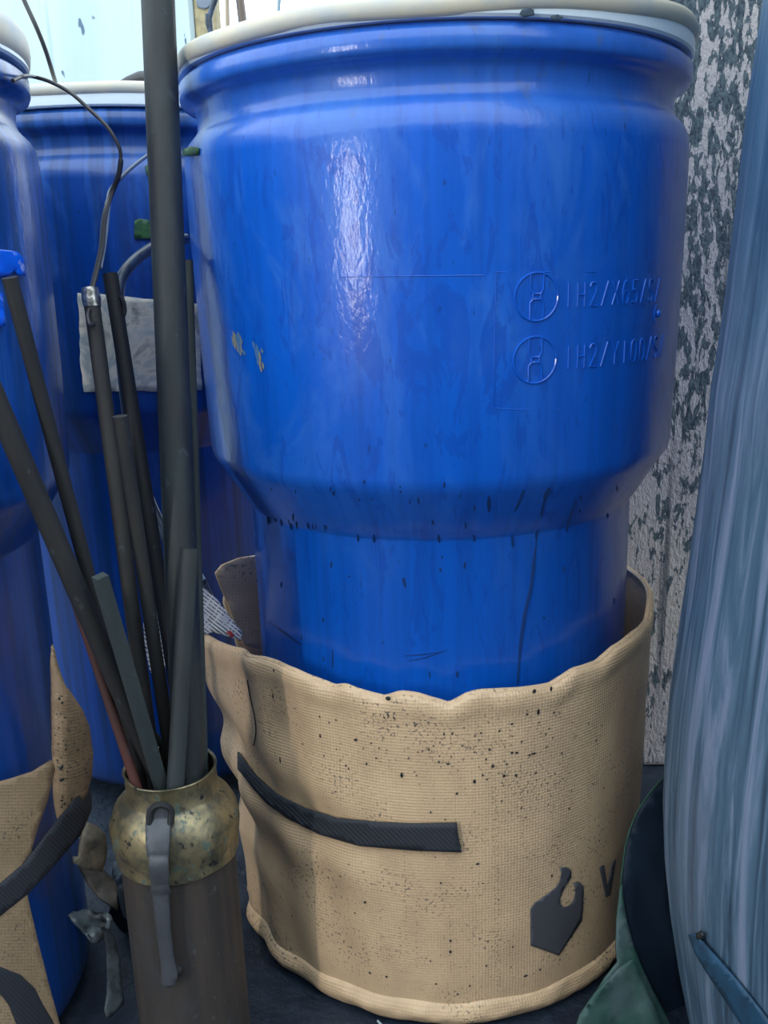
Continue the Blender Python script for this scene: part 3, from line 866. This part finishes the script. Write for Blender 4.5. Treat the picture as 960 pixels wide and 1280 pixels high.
# curled end, standing free at the drum's right
cp = plane3((70, 820, .89), (112, 940, .93), (76, 1010, .90))
def curl(px, py):
    p = cp(px, py); k = (px - 68) / 44.0
    return p + Vector((0, -.018 * math.sin(max(0, min(1, k)) * PI), 0))
c_ = patch('curled_end', [(66, 805), (74, 818), (86, 838), (96, 862), (104, 882), (109, 905), (112, 940), (111, 968), (107, 988), (98, 1000), (87, 1008), (80, 1018), (76, 1010), (73, 990), (71, 940), (70, 880), (68, 830)], curl, M['jacketdirtyshade'], None, .005, 7, .002, 14)
hemc = tube('hem', [curl(93, 895), curl(103, 893), curl(108, 905), curl(109, 925), curl(107, 934)], .0022, M['jacketdirtyshade'], None, 7, 3)
bm = bmesh.new()
for i in range(90):
    px = random.uniform(70, 111); py = random.uniform(830, 1000)
    if not inside([(72, 830), (86, 850), (100, 885), (110, 930), (108, 980), (78, 1005)], px, py): continue
    p = curl(px, py); n = (ORG - p).normalized(); s = random.choice((.0007, .001, .0015, .002))
    speck(bm, p + n * .0012 + n * .0045, n, s, s * 1.4)
sk = from_bm('tar_specks', bm, M['tar'], smooth=False); tag(sk, 'black tar specks', kind='stuff')
adopt(jk2, a_, s1, s2_, c_, hemc, sk)

# ------------------------------------------------------------------ brass-shouldered can full of rods
CAN = (-0.286, 0.852)
ZL = 0.372
prof = [(0.0615, 0.0), (0.0625, 0.012), (0.0608, 0.03), (0.0606, ZL - .095)]
shoulder = [(0.0608, ZL - .100), (0.0648, ZL - .0985), (0.0652, ZL - .093), (0.0638, ZL - .088), (0.0665, ZL - .078), (0.0678, ZL - .066), (0.0662, ZL - .053), (0.0615, ZL - .042), (0.0545, ZL - .034), (0.0488, ZL - .030), (0.0470, ZL - .027), (0.0470, ZL - .004), (0.0486, ZL - .001), (0.0482, ZL), (0.0455, ZL - .001), (0.0450, ZL - .03), (0.058, ZL - .06), (0.058, ZL - .1)]
can = empty('metal_can', (CAN[0], CAN[1], 0), 'rusty brown cylindrical can with dented brass shoulder and steel handle, holding rods', 'can')
cb = from_bm('body', lathe_bm([(0.0, .002)] + prof + [(0.058, ZL - .095), (0.058, .01), (0.0, .01)], 64, CAN[0], CAN[1], .06), M['can'])
def dent(bm):
    for v in bm.verts:
        a = math.atan2(v.co.y - CAN[1], v.co.x - CAN[0])
        k = .0012 * (vnoise(a * 4, v.co.z * 90) - .5) * 2
        r = Vector((math.cos(a), math.sin(a), 0)); v.co += r * k
    return bm
cs = from_bm('brass_shoulder', dent(lathe_bm(shoulder, 72, CAN[0], CAN[1], .06)), M['brass']); cs['label'] = 'tarnished brass shoulder and neck'
_sz = [z for r, z in prof] + [z for r, z in shoulder[:12]]; _sr = [r for r, z in prof] + [r for r, z in shoulder[:12]]
def canR(t, z): return float(np.interp(z, _sz, _sr))
ch = revolve_hit(CAN[0], CAN[1], lambda t, z: canR(t, z) + .0085 if z < ZL - .06 else canR(t, z) + .005, y0=.5, y1=1.0)
hd = patch('handle', [(185, 1020), (186, 1008), (194, 1002), (208, 1002), (216, 1008), (215, 1022), (213, 1045), (211, 1075), (212, 1120), (214, 1160), (218, 1195), (223, 1215), (220, 1227), (211, 1231), (204, 1225), (203, 1200), (198, 1165), (192, 1110), (185, 1060), (184, 1035)], ch, M['steel'], None, .005, 5)
hd['label'] = 'flat worn steel handle bar'
ch2 = revolve_hit(CAN[0], CAN[1], lambda t, z: canR(t, z) + .0105, y0=.5, y1=1.0)
hb = tube('handle_loop', [ch2(187, 1030), ch2(188, 1016), ch2(196, 1007), ch2(207, 1007), ch2(214, 1014), ch2(213, 1030)], .0034, M['roddark'], None, 8, 4)
p = ch(200, 1029); 
lip = tube('handle_edge', [ch2(187, 1027), ch2(199, 1032), ch2(212, 1027)], .0013, M['foil'], None, 6, 3)
bm = bmesh.new(); bmesh.ops.create_uvsphere(bm, u_segments=14, v_segments=8, radius=.0065)
bmesh.ops.translate(bm, verts=bm.verts, vec=revolve_hit(CAN[0], CAN[1], lambda t, z: canR(t, z), y0=.5, y1=1)(222, 1212))
rv = from_bm('rivet', bm, M['roddark'])
adopt(can, cb, cs, hd)
for o_ in (hb, lip, rv): o_.parent = hd

# rods standing in the can: (name, label, pixels along the rod, Y at top and at can mouth, radius, material)
def can_rod(name, label, path, Y0, mouth, r, mat, sub=3, n=12, flat=1.0):
    mp_ = Vector((CAN[0] + mouth[0], CAN[1] + mouth[1], ZL - .006))
    ys = [p[1] for p in path] + [958]
    pts = []
    for x, y in path:
        t = (y - ys[0]) / (ys[-1] - ys[0]); pts.append(at(x, y, Y0 + (mp_.y - Y0) * t))
    pts.append(mp_)
    d = pts[-1] - pts[-2] if len(pts) > 1 else Vector((0, 0, -1))
    # carry on straight inside the can until its wall or bottom
    d.normalize(); e = pts[-1]; L = 0.0
    while True:
        q = e + d * (L + .004)
        if q.z < .016 + r or math.hypot(q.x - CAN[0], q.y - CAN[1]) > .056 - r and L > .03: break
        L += .004
    pts.append(e + d * (L * .5)); pts.append(e + d * L)
    o = tube(name, pts, r, mat, None, n, sub, flat)
    tag(o, label, 'rod', None)
    return o
can_rod('grey_pipe', 'thick grey pipe rising out of frame from the can', [(191, -160)], 1.04, (.0215, -.0050), .0168, M['pipe'], 3, 20)['category'] = 'pipe'
can_rod('steel_tube', 'thick tube leaning furthest left out of the brass-necked can', [(-30, 444)], 0.7549, (-.0136, -.005), .0098, M['rod'])
can_rod('red_rod', 'thin reddish rod under the leftmost leaning tube', [(95, 752)], 0.8339, (-.0284, -.0264), .0050, M['rodred'])
can_rod('steel_tube', 'long tube leaning left with its open top against the left drum', [(12, 347)], 0.773, (-.036, .0071), .0066, M['rod'])
ct = can_rod('steel_tube', 'tube with a torn silver foil tip in front of the back drum', [(113, 365)], 0.95, (-.022, .0102), .0082, M['rod'])
p0 = at(113, 365, .95); p1 = p0.lerp(Vector((CAN[0] - .022, CAN[1] + .0102, ZL - .006)), .055)
cap = tube('foil_tip', [p0 + (p0 - p1) * .15, p0, p0.lerp(p1, .3), p0.lerp(p1, .55)], [.0085, .0092, .0096, .0088], M['foil'], None, 12)
cap.parent = ct; cap['label'] = 'crumpled silver foil tip'
can_rod('steel_tube', 'dark tube with rounded top just left of the thick pipe', [(138, 343)], 1.0112, (.009, .0341), .0082, M['roddark'])
can_rod('steel_tube', 'shorter grimy tube between foil-tipped tube and thick pipe', [(150, 520)], 0.85, (-.0064, .0257), .0072, M['rod'])
can_rod('steel_tube', 'thin tube half hidden behind the thick pipe, top beside the middle drum', [(236, 326)], 1.015, (.03, .0232), .0046, M['batten'])
can_rod('wooden_batten', 'short pale grey-green batten with square top in the can', [(125, 720)], 0.7895, (-.0044, -.023), .0083, M['batten'], 2, 4)['category'] = 'batten'
can_rod('half_round_bar', 'dark bar with rounded end in front of the thick pipe', [(237, 686)], 0.8661, (.014, -.0312), .0092, M['pipe'], 3, 14, .5)
can_rod('stub', 'small olive stub standing inside the can mouth', [(193, 918)], 0.88, (-.0132, .0352), .0035, M['batten'], 2)

# ------------------------------------------------------------------ hose, cables
ho = tube('rubber_hose', [at(232, 298, 1.20), at(205, 303, 1.16), at(188, 311, 1.13), at(170, 324, 1.10), at(156, 340, 1.08), at(149, 358, 1.07), at(149, 400, 1.06), at(153, 460, 1.05), at(164, 545, 1.04), at(180, 608, 1.03), at(203, 662, 1.02), at(232, 712, 1.02)], .0066, M['hose'], None, 12, 5)
tag(ho, 'black curved hose arching behind the thick grey pipe', 'hose')
d2s = revolve_hit(D2[0], D2[1], lambda t, z: .2965, y0=.4)
c1 = tube('black_cable', [d2s(16, 101), d2s(24, 97), d2s(32, 95), at(42, 96, 1.045), at(62, 102, 1.04), at(88, 116, 1.035), at(113, 138, 1.035), at(135, 160, 1.035), at(148, 182, 1.035), at(151, 198, 1.035), at(148, 220, 1.035), at(139, 243, 1.035), at(131, 270, 1.01), at(127, 310, .985), at(119, 345, .962), at(114, 364, .951)],
          [.0020] * 55 + [.0030] * 36, M['cable'], None, 8, 6)
tag(c1, 'black cable looping from the left drum lid down to the foil tip', 'cable')
c2 = tube('grey_cable', [at(215, 172, 1.12), at(186, 193, 1.09), at(163, 211, 1.06), at(146, 228, 1.045), at(137, 240, 1.04), at(134, 262, 1.02), at(130, 300, .995), at(124, 335, .972)], [.0021] * 28 + [.0032] * 15, M['cablegrey'], None, 8, 6)
tag(c2, 'pale grey cable twisting onto the black cable from the pipe', 'cable')
c3 = tube('black_cable', [at(10, -50, 1.30), at(30, 0, 1.30), at(45, 33, 1.30), at(57, 63, 1.31), at(66, 92, 1.33), at(71, 108, 1.38)], .0030, M['cable'], None, 8, 5)
tag(c3, 'thin black cable hanging down to the back drum lid', 'cable')
bk = tube('wire_loop', [at(112, 386, .938), at(110, 394, .936), at(113, 406, .932), at(120, 404, .928)], .0022, M['cable'], None, 7, 4); tag(bk, 'small black wire loop bound to the foil-tipped tube', 'wire')
bk = tube('wire_loop', [at(150, 370, 1.0), at(155, 378, 1.0), at(156, 390, 1.0), at(152, 402, 1.0)], .0022, M['cable'], None, 7, 4); tag(bk, 'small black wire loop on the dark rounded tube', 'wire')

# printed tag tucked behind the pipe
pp = plane3((180, 800, 1.06), (300, 795, 1.12), (245, 730, 1.12))
tg = empty('printed_tag', at(240, 800, 1.09), 'crumpled white paper tag with fine black print, tucked behind the thick pipe', 'paper')
pt = patch('paper_sheet', [(179, 779), (189, 770), (215, 748), (244, 729), (256, 735), (272, 750), (288, 771), (303, 791), (301, 801), (286, 796), (266, 790), (240, 800), (213, 828), (203, 838), (194, 850), (187, 838), (181, 808)], pp, M['printed'], None, .0008, 6, .003, 12)
rs = patch('red_print', [(283, 790), (288, 788), (293, 794), (290, 797)], lambda x, y: pp(x, y) - ray(x, y).normalized() * .004, M['redink'], None, .0004, 3)
adopt(tg, pt, rs)
nz = empty('plastic_nozzle', at(254, 738, 1.14), 'small pale plastic nozzle with dark band above the printed tag', 'nozzle')
n1 = tube('spout', [at(243, 706, 1.14), at(247, 716, 1.14), at(251, 726, 1.14)], [.004, .0055, .007], M['pale'], None, 12)
n2 = tube('band', [at(250.6, 725, 1.14), at(252.5, 730, 1.14)], .0078, M['cable'], None, 12)
n3 = tube('neck', [at(252.4, 730, 1.14), at(259, 744, 1.14), at(266, 757, 1.14)], .0074, M['crumple'], None, 12)
adopt(nz, n1, n2, n3)

# ------------------------------------------------------------------ pale streaked container at the right
TK = (0.534, 0.845)
sil = [(960, -60), (955, 0), (949, 40), (935, 130), (925, 215), (915, 290), (905, 370), (894, 440), (887, 480), (883, 520), (879, 560), (871, 620), (861, 700), (849, 780), (838, 860), (832, 940), (830, 1000), (832, 1060), (838, 1120), (847, 1180), (859, 1240), (868, 1280)]
tp = []
for x, y in sil:
    d = ray(x, y); dxy = Vector((d.x, d.y)); L = dxy.length; dxy /= L
    ax = Vector(TK); t = ax.dot(dxy); R = (ax - dxy * t).length
    pz = CAMH + d.z / L * t
    tp.append((R, pz))
tp = [(r, z) for r, z in tp if z > .02]
tp.sort(key=lambda a: a[1])
r0 = tp[0][0]
tp = [(r0 - .03, 0.002), (r0 - .012, .008)] + tp
tr, tz = tp[-1]
tp += [(tr - .004, tz + .45), (tr - .012, tz + .62), (tr - .035, tz + .65), (tr - .08, tz + .665)]  # unseen top extended upward to shade the right side
tb = lathe_bm(tp, 96, TK[0], TK[1], .29, caps=(True, True))
for v in tb.verts:
    a = math.atan2(v.co.y - TK[1], v.co.x - TK[0]); r = Vector((math.cos(a), math.sin(a), 0))
    v.co += r * .0035 * (vnoise(a * 7, v.co.z * 4) - .5) * min(1, v.co.z * 20)
tank = empty('storage_container', (TK[0], TK[1], 0), 'tall pale blue-grey bulging container with vertical streaks, at the right edge', 'container')
tko = from_bm('body', tb, M['tank'])
_kz = [z for r, z in tp]; _kr = [r for r, z in tp]
tkh = revolve_hit(TK[0], TK[1], lambda t, z: float(np.interp(z, _kz, _kr)) + .0035, y0=.35, y1=1.2)
bd = patch('blue_band', [(862, 1168), (872, 1166), (884, 1182), (905, 1205), (925, 1228), (952, 1262), (985, 1305), (1030, 1370), (1000, 1370), (955, 1315), (925, 1275), (905, 1245), (885, 1215), (870, 1190)], tkh, M['tankband'], None, .002, 8)
bd['label'] = 'slanting blue band'
knob = patch('dark_spot', [(872, 1166), (877, 1163), (881, 1168), (879, 1175), (873, 1174)], tkh, M['tar'], None, .002, 4)
adopt(tank, tko, bd, knob)

# ------------------------------------------------------------------ dark tarp with green edge
tpn = plane3((775, 1108, .935), (804, 1000, .975), (840, 1280, .925))
tarp = empty('folded_tarp', on_floor(805, 1290), 'dark blue tarp with green bound edge between the middle drum and pale container', 'tarp')
edge = [(831, 970), (814, 989), (796, 1016), (784, 1048), (779, 1078), (776, 1108), (778, 1131), (782, 1153), (790, 1181), (800, 1207), (814, 1237), (830, 1266), (840, 1286)]
ta = patch('tarp_sheet', edge + [(864, 1284), (856, 1240), (847, 1190), (840, 1140), (836, 1080), (834, 1020), (835, 972)], tpn, M['tarp'], None, .002, 10, .003, 40)
te_ = tube('green_binding', [tpn(x, y) - ray(x, y).normalized() * .004 for x, y in edge], [.0009] * 16 + [.0020] * 21, M['greenedge'], None, 8, 3)
gpl = plane3((775, 1108, .915), (838, 1280, .885), (720, 1275, .86))
gr = patch('green_fold', [(774, 1112), (776, 1104), (779, 1132), (783, 1154), (791, 1182), (801, 1208), (815, 1238), (831, 1268), (842, 1290), (716, 1290), (726, 1268), (740, 1247), (755, 1222), (771, 1202), (769, 1185), (770, 1150)], gpl, M['green'], None, .003, 8, .003, 26)
gr['label'] = 'dusty green fold'
gr2 = patch('green_fold', [(716, 1294), (724, 1268), (742, 1242), (770, 1212), (792, 1196), (799, 1216), (812, 1246), (822, 1268), (830, 1294)], lambda x, y: gpl(x, y) - ray(x, y).normalized() * .010, M['green'], None, .003, 8, .005, 22)
gr2['label'] = 'dusty green fold'
adopt(tarp, ta, te_, gr, gr2)

# ------------------------------------------------------------------ things behind the lid, against the sky
post = empty('sandy_post', (at(256, 30, 2.15).x, 2.15, 0), 'rough sandy post with grey edge behind the middle drum lid', 'post')
x0, x1 = at(246, 30, 2.15).x, at(273, 30, 2.15).x
pa = from_bm('post_core', box_bm((x0, 2.13, 0), (x1, 2.18, 2.1), .004), M['sand'], smooth=False)
xe = at(240, 30, 2.15).x
pb = from_bm('edge_strip', box_bm((xe, 2.125, 0), (x0, 2.18, 2.1), .002), M['postgrey'], smooth=False)
pc = patch('grey_stain', [(245, 0), (252, -4), (264, -2), (266, 6), (256, 12), (247, 9)], lambda x, y: at(x, y, 2.1285), M['cablegrey'], None, .001, 4)
adopt(post, pa, pb, pc)
def to_floor(pts): 
    e = pts[-1]; return pts + [Vector((e.x, e.y, .6)), Vector((e.x, e.y, .0))]
hs = tube('dark_hose', to_floor([at(282, -60, 2.02), at(272, -10, 2.02), at(264, 14, 2.02), at(260, 36, 2.02), at(265, 58, 2.02)]), .0058, M['hose'], None, 10, 4); tag(hs, 'dark curved hose in front of the sandy post', 'hose')
rd = tube('thin_cane', [at(282, -80, 2.0), at(284, 0, 2.0), at(285, 60, 2.0), Vector((at(286, 60, 2.0).x, 2.0, 0))], .0042, M['tanrod'], None, 8); tag(rd, 'thin tan cane against the sky, right of the sandy post', 'cane')
st_ = tube('brown_strut', [at(287, -60, 2.06), at(300, 0, 2.06), at(306, 50, 2.06), Vector((at(308, 60, 2.06).x, 2.06, 0))], .0088, M['brown'], None, 8); tag(st_, 'leaning brown strut right of the thin cane', 'strut')
rd = tube('thin_rod', [at(352, -70, 2.0), at(349, 0, 2.0), at(346, 45, 2.0), Vector((at(346, 60, 2.0).x, 2.0, 0))], .0034, M['bluegrey'], None, 8); tag(rd, 'lone thin blue-grey rod against the white sky', 'rod')
rd = tube('thin_rod', [at(519, -70, 2.0), at(518, 0, 2.0), at(517, 30, 2.0), Vector((at(517, 60, 2.0).x, 2.0, 0))], .0034, M['bluegrey'], None, 8); tag(rd, 'faint rod just showing above the middle of the lid', 'rod')
for k, (xa, xb) in enumerate(((553, 544), (562, 574))):
    rd = tube('crossed_rod', [at(2 * xa - xb, -120, 2.0 + .05 * k), at(xa, -14, 2.0 + .05 * k), at(xb, 20, 2.0 + .05 * k), Vector((at(xb, 60, 2.0).x, 2.0 + .05 * k, 0))], .0042, M['bluegrey'], None, 8)
    tag(rd, ('left' if k == 0 else 'right') + ' of two blue-grey rods spreading above the lid', 'rod', 'rods above the lid')
# dark cloth lumps on the back drum lid
lump = tube('rubber_strip', [at(98, 106, 1.45), at(120, 106, 1.45), at(146, 107, 1.45), at(160, 103, 1.46), at(175, 100, 1.47), at(200, 99, 1.47), at(216, 104, 1.47)], [.003, .0035, .004, .008, .012, .013, .010], M['cable'], None, 10)
tag(lump, 'dark rubber strip lying across the back drum lid', 'strip')

# ------------------------------------------------------------------ litter at the lower left
sc1 = patch('tan_scrap', [(108, 1027), (118, 1031), (128, 1041), (133, 1058), (130, 1075), (124, 1088), (112, 1087), (103, 1085), (90, 1076), (91, 1070), (97, 1070), (98, 1055), (102, 1040)], plane3((108, 1030, .90), (90, 1080, .88), (132, 1075, .92)), M['scrap'], None, .004, 6, .008, 14)
tag(sc1, 'torn tan fabric scrap on the litter left of the can', 'scrap')
sc2 = patch('brown_scrap', [(97, 1082), (112, 1088), (127, 1087), (139, 1098), (143, 1110), (145, 1138), (136, 1132), (124, 1124), (110, 1107)], plane3((97, 1083, .925), (143, 1100, .94), (140, 1138, .91)), M['scrapdark'], None, .004, 6, .006, 12)
tag(sc2, 'grimy brown scrap under the torn tan scrap', 'scrap')
cr = empty('crumpled_wrapper', on_floor(140, 1262), 'crumpled grey plastic wrapper with a hanging strip, left of the can', 'wrapper')
q1 = patch('crumple', [(84, 1144), (97, 1140), (109, 1139), (120, 1143), (130, 1142), (137, 1150), (133, 1158), (124, 1162), (128, 1172), (119, 1179), (110, 1174), (98, 1161), (90, 1153)], plane3((84, 1144, .87), (137, 1146, .90), (119, 1179, .86)), M['crumple'], None, .003, 5, .012, 9)
q2 = patch('hanging_strip', [(126, 1160), (136, 1160), (143, 1176), (149, 1196), (152, 1220), (154, 1254), (146, 1262), (133, 1273), (130, 1262), (133, 1240), (133, 1205), (131, 1178)], plane3((131, 1162, .89), (150, 1165, .90), (134, 1273, .87)), M['crumple'], None, .003, 6, .004, 16)
q3 = tube('rolled_edge', [at(128, 1150, .89), at(132, 1144, .885), at(137, 1150, .88), at(135, 1158, .88)], .0035, M['crumple'], None, 8, 3)
adopt(cr, q1, q2, q3)
bm = bmesh.new()
bmesh.ops.create_icosphere(bm, subdivisions=4, radius=1)
c0 = Vector((-.405, 1.075, .0))
for v in bm.verts:
    n = v.co.copy(); k = 1 + .35 * (vnoise(n.x * 3 + n.z * 2 + 5, n.y * 3 + 9) - .5) + .10 * (vnoise(n.x * 9, n.y * 9 + n.z * 7) - .5)
    v.co = Vector((n.x * .055 * k, n.y * .055 * k, max(0.0, .055 + n.z * .065 * k))) + c0
bag = from_bm('dark_bag', bm, plain('glossy_dark_film', (0.006, 0.013, 0.026), .4, var=(0.014, 0.022, 0.036), vs=(30, 30, 30), bumpv=.6))
tag(bag, 'dark crumpled plastic bag on the ground by the left drum', 'bag')
cp_ = empty('plastic_disc', on_floor(463, 1262), 'small translucent plastic disc with wire, on the ground under the tan jacket', 'disc')
pc_ = on_floor(463, 1248)
u1 = from_bm('disc_body', lathe_bm([(0.0, .0015), (.0085, .0015), (.0105, .003), (.0095, .005), (.004, .0062), (.0, .0062)][0:6], 20, pc_.x, pc_.y), M['pale'])
u2 = tube('wire', [on_floor(472, 1276, .004), on_floor(480, 1285, .004), on_floor(488, 1300, .004), on_floor(500, 1320, .004)], .0014, M['pale'], None, 6, 3)
adopt(cp_, u1, u2)
